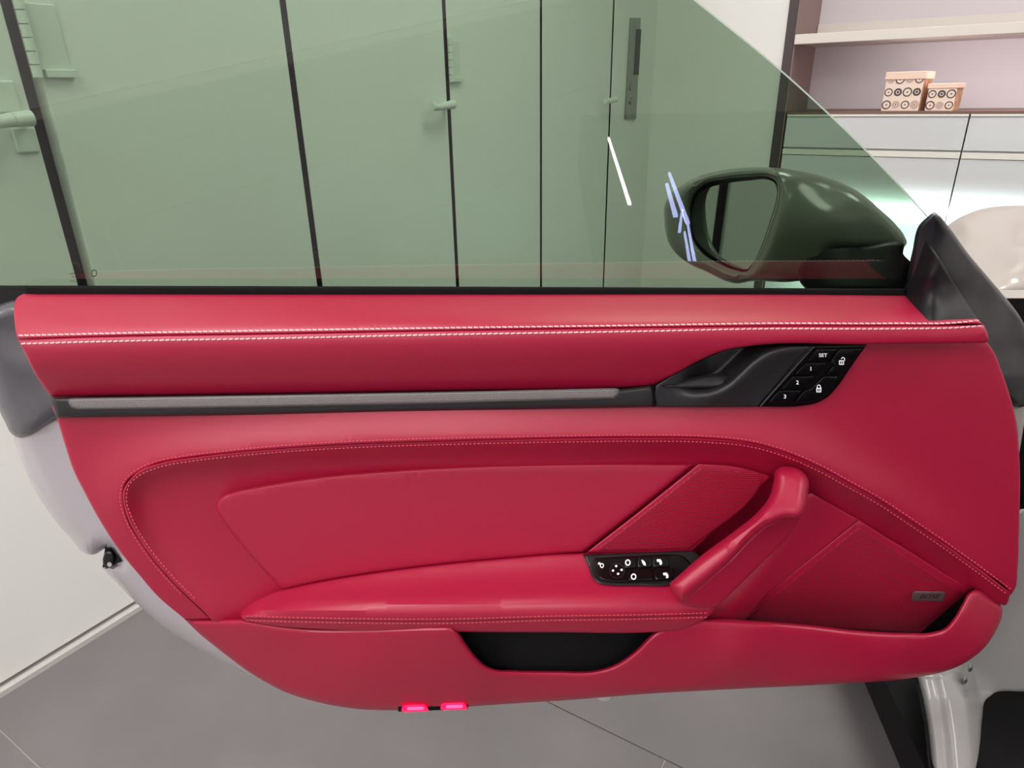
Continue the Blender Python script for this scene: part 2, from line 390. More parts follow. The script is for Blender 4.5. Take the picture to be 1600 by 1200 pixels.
# door leaves along the left wall
GAPS = [-2.66, -2.05, -1.44, -0.84, -0.235, 0.372, 0.972, 1.606, 2.208, 2.86, 3.38]
GW = {0.372: .034, -0.84: .034, -2.05: .034}
n_door = 0
for k in range(len(GAPS) - 1):
    g0, g1 = GAPS[k], GAPS[k + 1]
    n_door += 1
    w0 = GW.get(g0, .020) / 2; w1 = GW.get(g1, .020) / 2
    if g1 == 3.38: w1 = 0
    dr = thing('door_%d' % n_door, rw((g0 + g1) / 2, 0, 0), kind='structure')
    b = MB(); b.rbox(g0 + w0, g1 - w1, -.04, 0.0, 0.022, CEIL - .01); b.build('leaf', WHITEWALL, dr, bevel=.003)
    if g1 < 3.3 and g1 != .372:
        b = MB(); b.rbox(g1 - w1, g1 + w1, -.04, -.003, 0.022, CEIL - .01); b.build('gap_darkener', GAP, dr)  # black strip added inside the gap so it stays dark
    if g1 in (0.372, 1.606, 2.86, -0.84, -2.05):      # lever and escutcheons near the right edge
        zc = 1.075; e = g1 - w1
        b = MB(); b.cyl(rw(e - .02, 0, zc), rw(e - .02, .035, zc), .009, 14)
        P = [rw(e - .020, .038, zc + .004), rw(e - .05, .040, zc + .002), rw(e - .10, .040, zc - .003), rw(e - .128, .038, zc - .001)]
        for q0, q1, r0, r1 in zip(P[:-1], P[1:], (.014, .012, .010), (.012, .010, .012)): b.cyl(q0, q1, r0, 14, r1)
        b.build('lever_handle', HARDW, dr, smooth=True)
        if g1 < 1.0:
            for z0, z1, o_ in ((zc + .012, zc + .065, .028), (zc - .055, zc - .012, .016)):
                b = MB(); b.rbox(e - o_ - .026, e - o_ + .012, 0, .006, z0, z1); b.build('escutcheon', HARDW, dr, bevel=.004)
    if g0 in (0.372, 1.606, -0.84, -2.05):            # hinge with its knuckles at the left edge
        zb = 1.145
        hg = MB(); hg.rbox(g0 + w0 - .002, g0 + w0 + .052, 0, .004, zb + .012, zb + .12); hg.rbox(g0 + w0 + .004, g0 + w0 + .058, 0, .012, zb, zb + .014)
        h = hg.build('hinge', HARDW, dr, bevel=.0015)
        for q in range(6):
            kb = MB(); z0 = zb + q * .0215; kb.cyl(rw(g0 + .006, .010, z0), rw(g0 + .006, .010, z0 + .0195), .0085, 14); kb.build('knuckle', HARDW, h, smooth=True)
# brown lining inside the widest gap
b = MB(); b.rbox(.345, .399, -.06, -.045, .022, CEIL - .02); tag(b.build('trim_1', GAPB), kind='structure')

# lift call plate on the jamb
cp = thing('call_plate', rw(*[near(987, 107)[0], 0, near(987, 107)[1]]), 'narrow upright steel call plate with dark display on the far panelled wall', 'control panel')
def wallquad(name, px, m, t0, t1, parent, bev=.0):
    q = [near(*p) for p in px]; b = MB()
    b.hexa([rw(s, t0, z) for s, z in q] + [rw(s, t1, z) for s, z in q]); return b.build(name, m, parent, bevel=bev)
wallquad('plate', [(984, 28), (998, 28), (991, 186), (975, 186)], STEEL, 0, .012, cp, .002)
wallquad('display', [(991, 46), (998, 46), (994, 117), (987, 117)], GLOSS, .0121, .014, cp)
for py in (136, 158):
    s_, z_ = near(986, py, .012); b = MB(); b.cyl(rw(s_, .012, z_), rw(s_, .016, z_), .016, 20); b.build('button', STEEL, cp, smooth=True)

# far wall: white pier, dark post, niche with shelf
tp0, _ = far(1235, 0); tp1, _ = far(1249, 0)
b = MB(); b.rbox(S0, S0 + .65, -.1, tp0, 0, CEIL); struct('wall_far', b, WHITEWALL)
b = MB(); b.rbox(S0 - .01, S0 + .55, tp0, tp1, 0, CEIL); struct('trim_2', b, POST)
SN = S0 + .52
b = MB(); b.rbox(S0 + .002, SN, tp1, tp1 + .006, 0, CEIL); struct('trim_3', b, SIDEB)
b = MB(); b.rbox(SN, SN + .06, tp1, TB, 0, CEIL); struct('wall_niche', b, NICHE)
# shelf: board with overlapping front, ledge strip along the back wall
zt = far(1300, 51)[1]; zb = far(1300, 67)[1]
sh = thing('wall_shelf', rw(S0 + .25, 2.0, zb), 'long cream wall shelf above the white cabinets and patterned boxes', 'shelf')
b = MB(); b.rbox(S0 + .02, SN, tp1 + .008, TB - .02, zb + .008, zt - .006); b.build('board', SHELFM, sh, bevel=.002)
tl, _ = far(1243, 60); b = MB(); b.rbox(S0 - .02, S0 + .02, tl, TB - .02, zb, zt); b.build('front_edge', SHELFM, sh, bevel=.003)
zl = far(1300, 38, SN)[1]; b = MB(); b.rbox(SN - .035, SN, tp1 + .008, TB - .02, zt, zl); b.build('back_ledge', SHELFM, sh, bevel=.002)

# cabinets
zc = far(1400, 174)[1]
tc0 = far(1230, 176)[0]; tdv = far(1517, 174)[0]; WID = tdv - tc0
for k in range(3):
    t0 = tc0 + k * WID; t1 = t0 + WID
    lab = ['glossy pale base cabinet against the dark post, under both patterned boxes', 'glossy pale base cabinet at the right edge of the photo, beyond the upright joint', 'glossy pale base cabinet continuing the row out of frame to the right'][k]
    cb = thing('base_cabinet', rw(S0 + .25, (t0 + t1) / 2, 0), lab, 'cabinet', 'glossy cabinets under the shelf')
    b = MB(); b.rbox(S0 + .02, SN - .004, t0 + .002, t1 - .002, .06, zc - .012); b.build('body', CABM, cb)
    b = MB(); b.rbox(S0 + .06, SN - .004, t0 + .002, t1 - .002, 0, .06); b.build('plinth', POST, cb)
    b = MB(); b.rbox(S0 - .005, SN - .002, t0, t1, zc - .012, zc); b.build('top', CABTOP, cb, bevel=.001)
    z1 = far(1400, 182)[1]; z2 = far(1400, 233)[1]; z3 = far(1400, 236)[1]; z4 = far(1400, 245)[1]
    b = MB(); b.rbox(S0 - .008, S0 + .02, t0 + .003, t1 - .003, z1, zc - .012); b.build('pull_profile', PULLM, cb, bevel=.001)
    b = MB(); b.rbox(S0 - .002, S0 + .02, t0 + .003, t1 - .003, z2, z1 - .002); b.build('drawer_front', CABM, cb, bevel=.001)
    b = MB(); b.rbox(S0 - .008, S0 + .02, t0 + .003, t1 - .003, z4, z3); b.build('pull_profile', PULLM, cb, bevel=.001)
    b = MB(); b.rbox(S0 - .002, S0 + .02, t0 + .003, t1 - .003, .065, z4 - .002); b.build('door_front', CABM, cb, bevel=.001)

# patterned boxes
def pattern_box(px0, px1, ytop, ybase, ylid, rows, cols, deep, label, skip=0):
    t0 = far((px0 * 1.0), ybase, S0 + .05)[0]; t1 = far(px1, ybase, S0 + .05)[0]
    zl0 = far((px0 + px1) / 2, ylid, S0 + .05)[1]; ztp = far((px0 + px1) / 2, ytop, S0 + .05)[1]
    s0 = S0 + .05
    bx = thing('storage_box', rw(s0 + deep / 2, (t0 + t1) / 2, zc), label, 'box', 'patterned boxes on the cabinet')
    b = MB(); b.rbox(s0, s0 + deep, t0, t1 - .001, zc, zl0 + .02); b.build('box_body', BOXP, bx, bevel=.002)
    b = MB(); b.rbox(s0 + .002, s0 + deep - .002, t1 - .001, t1, zc + .002, zl0 + .018); b.build('side_panel', BOXS, bx)
    b = MB(); b.rbox(s0 - .005, s0 + deep + .005, t0 - .005, t1 + .006, zl0, ztp); b.build('lid', BOXL, bx, bevel=.002)
    W = t1 - t0; Hh = (zl0 - zc) * (rows / (rows - skip * .5)) ; cell = W / cols
    bx.rotation_euler.z = math.radians(-9)
    for r in range(rows):
        for q in range(cols):
            ct = t0 + cell * (q + .5); cz = zc + (r + .5) * Hh / rows
            rr = min(cell, Hh / rows) * (.45 if (q + r) % 3 else .5)
            kind = (q * 2 + r * 3) % 4
            ring = MB(); n = 20
            def disc(mb, r0, r1, dx):
                V = []
                for i in range(n):
                    th = 2 * math.pi * i / n
                    for rad in (r0, r1):
                        z = cz + rad * math.sin(th); V.append(rw(s0 - dx, ct + rad * math.cos(th), min(z, zl0 + .01)))
                mb.add(V, [(2 * i, 2 * i + 1, (2 * i + 3) % (2 * n), (2 * i + 2) % (2 * n)) for i in range(n)])
            if kind in (0, 3): disc(ring, rr * .74, rr, .0012); disc(ring, 0, rr * .18, .0014); m_ = RINGD
            elif kind == 1: disc(ring, rr * .5, rr * .95, .0012); disc(ring, 0, rr * .3, .0014); m_ = RINGD
            else: disc(ring, rr * .8, rr * .9, .0012); disc(ring, rr * .45, rr * .6, .0012); disc(ring, 0, rr * .2, .0014); m_ = RINGG
            ring.build('printed_ring', m_, bx)
pattern_box(1381, 1441, 112, 168, 124, 3, 4, .16, 'taller patterned box with ring prints and peach lid on the cabinet', 1)
pattern_box(1449, 1494, 130, 169, 138, 2, 3, .14, 'smaller patterned box right of the taller one on the cabinet')

# ceiling lamp panels (the source of the room's light)
for (s_, t_, w_, p_) in LAMPS:
    lp = thing('ceiling_light', rw(s_, t_, CEIL), 'square white light panel in the ceiling, outside the picture', 'light', 'ceiling light panels')
    b = MB(); b.rbox(s_ - w_ / 2, s_ + w_ / 2, t_ - w_ / 2, t_ + w_ / 2, CEIL - .03, CEIL - .002); b.build('diffuser', LAMPM, lp)

# the door glass leans in at the top, so it mirrors the lit sill strips behind the viewer
GLN = np.array([0, -math.cos(math.radians(11)), -math.sin(math.radians(11))]); GLP = P3([(700, 450)], [-.048])[0]
SILLZ = 0.315
def mirrored(px, py, z=SILLZ):
    v = ray(px, py); p = CAM + v * ((GLN @ (GLP - CAM)) / (GLN @ v)); r = v - 2 * (v @ GLN) * GLN
    return p + r * ((z - p[2]) / r[2])

# ============================================================ the car door
DOOR = thing('car_door', (0.0, D0, 0.30), 'open car door with crimson leather trim, black handle and green tinted window', 'car door')
K = 'c'
# painted shell showing along the lower left, black film-covered end above it
relief('door_shell', [(60, 640, K), (22, 682), (30, 712), (50, 757), (80, 805), (112, 843), (136, 866), (146, 867), (158, 861), (166, 856, K), (178, 880, K), (160, 888, K), (185, 913),
       (217, 946), (258, 981), (300, 1008), (350, 1036), (400, 1060), (450, 1083), (520, 1100), (620, 1098, K), (500, 980, K), (300, 800, K), (160, 640, K)],
       const(-.052),
       CHALK, DOOR, edge=26, drop=.03, thick=.03, cap=True)
lf = flat('latch', [(164, 856, K), (171, 855, K), (191, 877, K), (179, 882, K), (160, 887, K)], const(-.052), GLOSS, DOOR, thick=.03, bstep=8)
relief('latch_jaw', [(166, 862), (172, 861), (178, 872), (172, 884), (163, 884)], const(-.047), DARKM, lf, edge=3, drop=.003, thick=.004, step=6, surf=False)
relief('latch_bolt', [(168, 879), (172, 878), (175, 881), (174, 885), (170, 886), (167, 883)], const(-.044), CHALK, lf, edge=2, drop=.002, thick=.003, step=4, surf=False)
relief('door_end_cover', [(-40, 478), (0, 475), (12, 471), (70, 472, K), (110, 560), (140, 640, K), (90, 653), (70, 667), (45, 682), (29, 684), (18, 678), (8, 660), (-2, 640), (-16, 590), (-30, 530)],
       const(-.036),
       FILM, DOOR, edge=22, drop=.02, thick=.04, cap=True)
flat('frame_end', [(-40, 446, K), (40, 446, K), (38, 470, K), (0, 482, K), (-40, 486, K)], const(-.062), SAIL, DOOR, thick=.03)

# window glass, highlight painted pale along its ground edge, and its small print
gl_top = [(1030, -45), (1085, 0), (1145, 48), (1200, 93), (1270, 155), (1330, 212), (1400, 284), (1452, 342)]
GP = [(-60, -45, K), (1030, -45, K)] + gl_top[1:-1] + [(1452, 342, K), (1425, 452, K), (-60, 450, K)]
PG = plane_d(GLP, GLN)
GL = relief('window_glass', GP, PG, GLASS, DOOR, edge=0, drop=0, thick=.004, step=400, bstep=12, surf=False, cap='parallel', ang=1)
ge = spl(gl_top, 12, closed=False)
def strip(name, line, w_, d0, m, parent, thick=.004, taper=None):
    tn = np.gradient(line, axis=0); tn /= np.linalg.norm(tn, axis=1)[:, None]; nn = np.stack([-tn[:, 1], tn[:, 0]], 1)
    n = len(line); A_ = line + nn * w_ / 2; B_ = line - nn * w_ / 2
    dd = d0(line) if callable(d0) else np.full(n, d0)
    V = np.concatenate([P3(A_, dd), P3(B_, dd), P3(A_, dd - thick), P3(B_, dd - thick)])
    Fc = []
    for i in range(n - 1): Fc += [(i, i + 1, n + i + 1, n + i), (2*n + i, 3*n + i, 3*n + i + 1, 2*n + i + 1), (i, 2*n + i, 2*n + i + 1, i + 1), (n + i, n + i + 1, 3*n + i + 1, 3*n + i)]
    Fc += [(0, n, 3 * n, 2 * n), (n - 1, 3*n - 1, 4*n - 1, 2*n - 1)]
    return mesh_obj(name, V, Fc, m, parent, True)
strip('ground_edge', ge, 2.6, lambda q: PG(q) + .0006, GEDGE, GL, .005)

def text_px(name, s, x, y, h, m, parent, d, shear=0.0, sx=1.0, rot=0.0, bold=0.0):
    """lettering laid flat on the surface at depth d, h pixels tall, centred at x, y"""
    cu = bpy.data.curves.new('text', 'FONT'); cu.body = s; cu.size = 1; cu.align_x = 'CENTER'; cu.offset = bold; cu.resolution_u = 3
    to = bpy.data.objects.new('text', cu); me = bpy.data.meshes.new_from_object(to)
    V = np.array([v.co[:2] for v in me.vertices]); Fc = [tuple(p.vertices) for p in me.polygons]
    bpy.data.objects.remove(to); bpy.data.meshes.remove(me)
    V[:, 0] += V[:, 1] * shear; V[:, 1] -= .35
    c_, s_ = math.cos(rot), math.sin(rot)
    px = np.stack([x + h / .7 * (V[:, 0] * sx * c_ - V[:, 1] * s_), y - h / .7 * (V[:, 0] * sx * s_ + V[:, 1] * c_)], 1)
    W = P3(px, df_(d, px)); k = len(W)
    W2 = P3(px, df_(d, px) - .0004)
    return mesh_obj(name, np.concatenate([W, W2]), Fc + [tuple(i + k for i in f)[::-1] for f in Fc], m, parent, False)
def df_(d, px): return d(px) if callable(d) else np.full(len(px), float(d))
dg = lambda q: PG(q) + .0005
lp_ = flat('logo_print', [(111, 408, K), (120, 408, K), (126, 412, K), (125, 418, K), (121, 416, K)], dg, PRINT, GL, .0003)
for s, x, y, h in (('E2 AS2', 121, 422, 2.4), ('LAMINATED', 119, 427.5, 3.2), ('43R-001582', 119, 432, 2.6), ('DOT 1049', 116.5, 439.5, 3.0)):
    text_px('small_print', s, x, y, h, PRINT, GL, dg, sx=.8)
def ringpx(name, x, y, r, w_, m, parent, d, sy=1.0, n=20):
    px = []
    for i in range(n):
        th = 2 * math.pi * i / n
        for q in (r - w_, r): px.append((x + q * math.cos(th), y + sy * q * math.sin(th)))
    px = np.array(px); V = P3(px, df_(d, px))
    return mesh_obj(name, V, [(2*i, 2*i+1, (2*i+3) % (2*n), (2*i+2) % (2*n)) for i in range(n)], m, parent, False)
ringpx('approval_ring', 147, 427, 4.6, 1.2, PRINT, GL, dg, 1.25)

# side mirror, outside the glass
MN = np.array([-0.8955, -0.445, 0.02]); MN /= np.linalg.norm(MN); mp0 = P3([(1145, 350)], [-.188])[0]; MPL = plane_d(mp0, MN)
RIM = [(1078, 349), (1078, 310), (1098, 287), (1150, 276), (1205, 275), (1218, 300), (1208, 350), (1180, 412), (1150, 426), (1105, 403)]
RIMC = [(x, y, float(MPL(np.array([(x, y)], float))[0]) + .026) for x, y in RIM]
SM0 = relief('side_mirror', [(1038, 345), (1038, 322), (1048, 303), (1071, 286), (1096, 274), (1134, 265), (1192, 261), (1220, 263), (1259, 269), (1300, 280), (1337, 297), (1375, 327),
       (1400, 351), (1414, 370), (1417, 380), (1412, 387), (1350, 388), (1290, 396), (1282, 430), (1240, 440), (1169, 440), (1153, 443), (1134, 439), (1105, 425), (1077, 412), (1057, 397), (1046, 383), (1040, 364)],
       tps(RIMC + [(1042, 340, RIMC[0][2] - .02), (1300, 340, -.090), (1400, 370, -.125), (1300, 290, -.115), (1240, 420, -.11)]),
       HOUS, DOOR, edge=16, drop=.022, thick=.06, step=10, bstep=5, cap=True, surf=False,
       holes=[[(1080, 349), (1080, 318), (1086, 302), (1100, 289), (1134, 281), (1172, 277), (1201, 277), (1211, 282), (1215, 295), (1213, 316), (1203, 349), (1192, 381), (1177, 411), (1167, 424), (1150, 422), (1125, 412), (1096, 393), (1084, 374)]])
relief('recess', [(1072, 350), (1074, 300), (1100, 275), (1172, 270), (1215, 272), (1225, 300), (1210, 370), (1175, 432), (1140, 428), (1090, 400)],
       plane_d(mp0 - MN * .010, MN), GLOSS, SM0, edge=0, drop=0, thick=.004, step=60, surf=False)
MG = relief('mirror_glass', [(1081, 349), (1083, 322), (1091, 304), (1104, 295), (1134, 287), (1172, 282), (1201, 281), (1210, 285), (1214, 296), (1212, 316), (1202, 349), (1191, 381), (1176, 411), (1167, 421), (1150, 418), (1125, 407), (1099, 388), (1086, 372)],
       plane_d(mp0, MN), MIRROR, SM0, edge=0, drop=0, thick=.004, step=60, surf=False)
pm = plane_d(mp0 + MN * .0006, MN)
for y_, c_ in ((324, 'E'), (330, 'B'), (337, 'M'), (343, 'T')): text_px('etching', c_, 1082.5 + (y_ - 324) * -.1, y_, 4, PRINT, SM0, pm, rot=1.57)
relief('mirror_foot', [(1275, 385, K), (1290, 382), (1350, 383), (1413, 385), (1411, 396), (1422, 408, K), (1420, 456, K), (1264, 456, K), (1250, 441), (1246, 428), (1257, 404)],
       tps([(1260, 400, -.10), (1260, 450, -.10), (1330, 390, -.105), (1330, 440, -.08), (1415, 390, -.09), (1415, 450, -.07)]), SAIL, SM0, edge=8, drop=.01, thick=.05, step=12, surf=False, cap=True)

# belt seal, corner cover, corner seal
relief('belt_seal', [(38, 446, K), (400, 447), (800, 448), (1200, 450), (1416, 451, K), (1416, 470, K), (1200, 466), (800, 465), (400, 465), (38, 466, K)], const(-.034), RUBBER, DOOR, edge=4, drop=.004, thick=.02, step=30)
relief('corner_seal', [(1459, 331), (1466, 335), (1480, 351), (1512, 395), (1550, 440), (1577, 472), (1592, 492), (1604, 515), (1612, 560), (1614, 600), (1608, 630), (1592, 637), (1570, 620), (1540, 560), (1500, 505), (1414, 466, K), (1417, 435), (1426, 390), (1436, 352), (1450, 338)],
       tps([(1459, 335, -.012), (1440, 360, -.018), (1420, 440, -.036), (1480, 420, -.020), (1540, 510, -.020), (1500, 385, -.026), (1560, 460, -.045), (1600, 560, -.045), (1580, 580, -.025), (1600, 630, -.04)]),
       FILMD, DOOR, edge=9, drop=.010, thick=.05, cap=True)
relief('corner_cover', [(1441, 375, K), (1447, 376), (1453, 383), (1490, 441), (1534, 508, K), (1452, 512, K), (1425, 482), (1408, 466, K), (1424, 420)],
       tps([(1441, 378, -.032), (1449, 381, -.012), (1452, 430, .004), (1452, 498, .022), (1418, 462, -.032), (1432, 420, -.030), (1490, 445, -.010), (1528, 500, .010), (1490, 495, .016)]),
       SAIL, DOOR, edge=4, drop=.004, thick=.04, step=4, ang=50)

flat('carrier_plate', [(45, 470, K), (1500, 480, K), (1560, 560, K), (1580, 660, K), (1582, 920, K), (1550, 960, K), (1490, 1030, K), (1300, 1055, K), (620, 1095, K), (480, 1080, K), (320, 975, K), (200, 860, K), (130, 740, K), (95, 640, K), (45, 540, K)],
     const(-.034), SEAMD, DOOR, .012, bstep=60)
# ---- upper leather: belt pad and upper panel, parted by a seam
seam_top = spl([(26, 530), (200, 525), (400, 522), (700, 516.5), (1000, 512), (1200, 509.5), (1400, 509), (1500, 508), (1537, 506)], 6, closed=False)
pad_v = prof([-62, -40, -20, -6, 0, 14, 34, 62, 92, 110], [-.034, -.006, .017, .029, .032, .035, .033, .022, .006, -.004])
def pad_d(q):
    q = np.asarray(q, float); ys = np.interp(q[:, 0], seam_top[:, 0], seam_top[:, 1]); return pad_v((q[:, 1] - ys) * np.where(q[:, 1] < ys, 62 / (ys - 458.5), 1))
tl_ = [(22, 480), (26, 466), (38, 459)]
pad_out = tl_ + [(60, 459), (400, 460), (800, 460), (1200, 460), (1414, 462, K), (1450, 500, K), (1500, 499), (1526, 498, K), (1537, 507, K)] + [tuple(p) for p in seam_top[::-1][1::12]] + [(27, 530, K), (23, 505)]
relief('belt_pad', pad_out, pad_d, LEATHER, DOOR, edge=4.5, drop=.0035, thick=.01, step=10)
up_out = [tuple(p) for p in seam_top[::12]] + [(1537, 507.5, K), (1544, 524), (1545, 533), (1538, 536, K), (1355, 538), (1170, 541), (1130, 548), (1100, 560), (1050, 587), (1022, 602, K), (1000, 604), (700, 610.5), (400, 615.5), (80, 620, K), (66, 602), (50, 576), (37, 548)]
up_out[0] = (28, 531, K)
relief('upper_panel', up_out, pad_d, LEATHER, DOOR, edge=4.0, drop=.0035, thick=.014, step=10)

# ---- main panel between the black strip and the pocket seam
SEAM = [(331, 968), (262, 900), (228, 858), (204, 818), (192, 780), (196, 757), (212, 740), (240, 727), (300, 715), (350, 709), (400, 704), (550, 694), (700, 689), (860, 685.5), (1000, 684), (1100, 685.5), (1175, 693), (1225, 707), (1275, 728), (1325, 755), (1375, 783), (1416, 810), (1469, 846), (1521, 883), (1578, 925)]
seam = spl(SEAM, 5, closed=False)
main_out = [(80, 634, K), (400, 630), (1000, 620), (1200, 600), (1280, 550), (1340, 534), (1540, 532, K), (1552, 548), (1566, 582), (1581, 628), (1588, 658), (1592, 700), (1594, 745), (1593, 800), (1592, 845), (1590, 890), (1586, 920), (1579, 930, K)] \
    + [tuple(p) for p in seam[::-1][1::10]] + [(331, 968, K), (288, 967, K), (245, 930), (219, 900), (190, 865), (160, 820), (135, 775), (115, 735), (100, 690), (88, 652)]
ridge_h = prof([0, .12, .25, .6, .75, .9, 1.0], [.004, .012, .020, .022, .018, .010, .0])
main_b = tps([(100, 655, .0), (1000, 640, -.002), (1400, 545, .004), (1580, 640, -.008), (1590, 900, -.012), (140, 790, .0), (285, 962, .0), (700, 690, .006), (1300, 690, .004)])
def main_d(q):
    D, U, S = pdist(q, seam); return main_b(q) + ridge_h(U) * np.exp(-(D / 42) ** 1.6)
relief('main_panel', main_out, main_d, LEATHER, DOOR, edge=3.5, drop=.003, thick=.02, step=12)

# ---- recessed surround inside the seam
s_in = [tuple(p) for p in seam[2::8]]
band_out = [(331, 969, K)] + s_in + [(1579, 927, K), (1571, 946), (1558, 942), (1516, 925, K), (1440, 1000, K), (1180, 1000, K), (1000, 960, K), (380, 990, K), (345, 975, K)]
band_b = tps([(331, 965, .004), (230, 800, .0), (360, 860, -.002), (600, 720, -.006), (1100, 710, -.010), (1330, 790, -.014), (1510, 900, -.018), (700, 950, -.010), (1150, 900, -.022), (1160, 770, -.020), (1080, 780, -.018), (1330, 900, -.050), (1430, 950, -.052), (1230, 950, -.044)])
def band_d(q):
    D, U, S = pdist(q, seam); return band_b(q) + (ridge_h(U) + .008) * np.exp(-(D / 24) ** 1.5)
relief('recess_surround', band_out, band_d, LEATHER, DOOR, edge=3.0, drop=.003, thick=.01, step=9)

# insert panel
ins_d = tps([(338, 795, .012), (400, 762, .009), (600, 734, .004), (860, 724, -.001), (1087, 724, -.002), (911, 864, .010), (700, 880, .012), (440, 922, .014)])
relief('insert_panel', [(440, 922, K), (402, 880), (370, 843), (346, 810), (338, 795), (341, 781), (352, 772), (370, 766), (400, 760), (500, 744), (600, 735), (700, 729), (860, 724), (950, 723), (1087, 724, K), (1000, 794), (912, 863, K), (860, 867), (800, 872), (700, 881), (600, 893), (500, 909)],
       ins_d, LEATHER, DOOR, edge=6, drop=.009, thick=.018, step=12)
# small speaker grille behind the grab handle
s1_d = tps([(1092, 724, .0), (1200, 742, -.001), (915, 862, .012), (1080, 861, .006), (1000, 800, .006), (1130, 800, .001)])
s1 = relief('speaker_surround', [(1092, 724, K), (1150, 729), (1206, 744, K), (1196, 753, K), (1082, 862, K), (915, 864, K), (1000, 798)], s1_d, LEATHER, DOOR, edge=3, drop=.003, thick=.008, step=10)
relief('speaker_grille', [(1095, 731, K), (1150, 736), (1193, 748), (1190, 755), (1078, 858, K), (929, 861, K), (1010, 799)], lambda q: s1_d(q) + .0012, GRILLE, s1, edge=2.5, drop=.0015, thick=.002, step=10)

# slope between grab handle and the big speaker
RGL = spl([(1275, 760), (1245, 820), (1215, 865), (1180, 908), (1145, 950), (1120, 980)], 6, closed=False)
def rg_d(q):
    D, U, S = pdist(q, RGL); return -.008 + (.014 + .022 * U) * np.where(S < 0, np.exp(-(D / 34) ** 1.6), np.exp(-(D / 60) ** 1.6))
relief('handle_slope', [(1262, 772, K), (1267, 770, K), (1342, 812, K), (1196, 930, K), (1150, 985, K), (1090, 985, K), (1120, 930, K), (1240, 806, K)], rg_d, LEATHER, DOOR, edge=3, drop=.002, thick=.01, step=8)
s2_d = tps([(1343, 812, -.010), (1516, 921, -.022), (1442, 990, -.036), (1196, 932, -.006), (1160, 970, -.020), (1300, 980, -.034), (1350, 900, -.014)])
s2 = relief('speaker_surround', [(1342, 812, K), (1416, 858), (1516, 921, K), (1442, 992, K), (1250, 990), (1140, 985, K), (1196, 929, K)], s2_d, LEATHER, DOOR, edge=3, drop=.003, thick=.01, step=12)
relief('speaker_grille', [(1342, 823, K), (1410, 867), (1508, 929, K), (1441, 990, K), (1250, 988), (1152, 983, K), (1200, 938, K)], lambda q: s2_d(q) + .0012, GRILLE, s2, edge=2.5, drop=.002, thick=.003, step=12)
bdg = relief('badge', [(1424, 936, K), (1425.5, 927, K), (1429, 924, K), (1475, 924.5, K), (1478, 926.5, K), (1475, 938, K), (1472, 940, K), (1427, 939, K)], lambda q: s2_d(q) + .005, BADGE, DOOR, edge=2, drop=.0015, thick=.004, step=10, bstep=3)
text_px('badge_lettering', 'BOSE', 1451, 932, 6.2, PRINT, bdg, lambda q: s2_d(q) + .0056, shear=.45, sx=1.45, bold=.01)

# ---- armrest
yT = lambda x: np.interp(x, [375, 380, 392, 412, 440, 500, 600, 700, 800, 860, 911, 1084, 1130], [962, 953, 944, 932, 921, 908, 892, 880, 871, 866, 864, 860, 862])
yE = lambda x: np.interp(x, [375, 400, 450, 550, 700, 900, 1100], [966, 958, 952, 949, 947, 945, 945])
dM = prof([375, 400, 450, 550, 700, 900, 1050, 1130], [.028, .036, .050, .064, .076, .080, .074, .062])
def ar_d(q):
    q = np.asarray(q, float); x, y = q[:, 0], q[:, 1]; a, e, m = yT(x), yE(x), dM(x)
    u = (y - a) / np.maximum(e - a, 6)
    top = .010 + (m - .010) * prof([0, .3, .6, .85, 1.0, 1.2, 1.5], [0, .27, .60, .88, 1.0, 1.06, 1.07])(np.clip(u, -.1, 1.5))
    return top - .010 * sstep(y, 960, 992)
relief('armrest', [(375, 962), (379, 953), (390, 944), (412, 932), (440, 921), (500, 908), (600, 892), (700, 880), (800, 871), (860, 866), (911, 864, K), (1084, 860, K), (1110, 880, K), (1120, 946, K), (1117, 952), (1103, 966), (1085, 976), (1062, 984), (1029, 987), (860, 988), (706, 987), (500, 983), (430, 978), (395, 972), (380, 968)],
       ar_d, LEATHER, DOOR, edge=4, drop=.004, thick=.03, step=9)
# window switch plate
sw_d = lambda q: ar_d(q) + .004
sw = relief('window_switch_plate', [(911, 866, K), (1000, 863), (1084, 860, K), (1097, 869, K), (1075, 900, K), (1047, 914), (1000, 915), (950, 914), (937, 912), (927, 904), (919, 884)], sw_d, BLACK, DOOR, edge=3, drop=.002, thick=.01, step=8)
relief('switch_bezel', [(929, 872, K), (960, 870), (1000, 868), (1050, 866), (1063, 867), (1073, 873), (1080, 882), (1060, 905, K), (1000, 908), (950, 908), (938, 904), (932, 890)], lambda q: sw_d(q) + .0025, GLOSS, sw, edge=2.5, drop=.002, thick=.003, step=8)
sd = lambda q: sw_d(q) + .0045
def sbtn(o): relief('switch', o, lambda q: sw_d(q) + .0048, GLOSS, sw, edge=1.8, drop=.0014, thick=.003, step=6, bstep=4)
sbtn([(974, 871, K), (994, 870, K), (994, 887, K), (976, 888, K)]); sbtn([(996, 870, K), (1018, 869, K), (1018, 886, K), (996, 887, K)]); sbtn([(1020, 869, K), (1044, 868, K), (1046, 886, K), (1020, 886, K)])
sbtn([(980, 890, K), (1018, 889, K), (1022, 906, K), (982, 907, K)]); sbtn([(1021, 889, K), (1053, 888, K), (1052, 903, K), (1024, 906, K)])
ringpx('pad_ring', 964, 891.5, 12, .9, SATIN, sw, lambda q: sw_d(q) + .0029)
sp_ = lambda q: sw_d(q) + .0054
def icon(o, parent, d, m=ICON): return flat('icon', o, d, m, parent, .0003, bstep=2)
for dx, dy in ((-1.5, -6.5), (7, -.5), (1.5, 5.5), (-6.5, .5)):
    icon([(964 + dx - 2, 891 + dy), (964 + dx, 891 + dy - 2), (964 + dx + 2.4, 891 + dy), (964 + dx, 891 + dy + 2)], sw, lambda q: sw_d(q) + .0031)
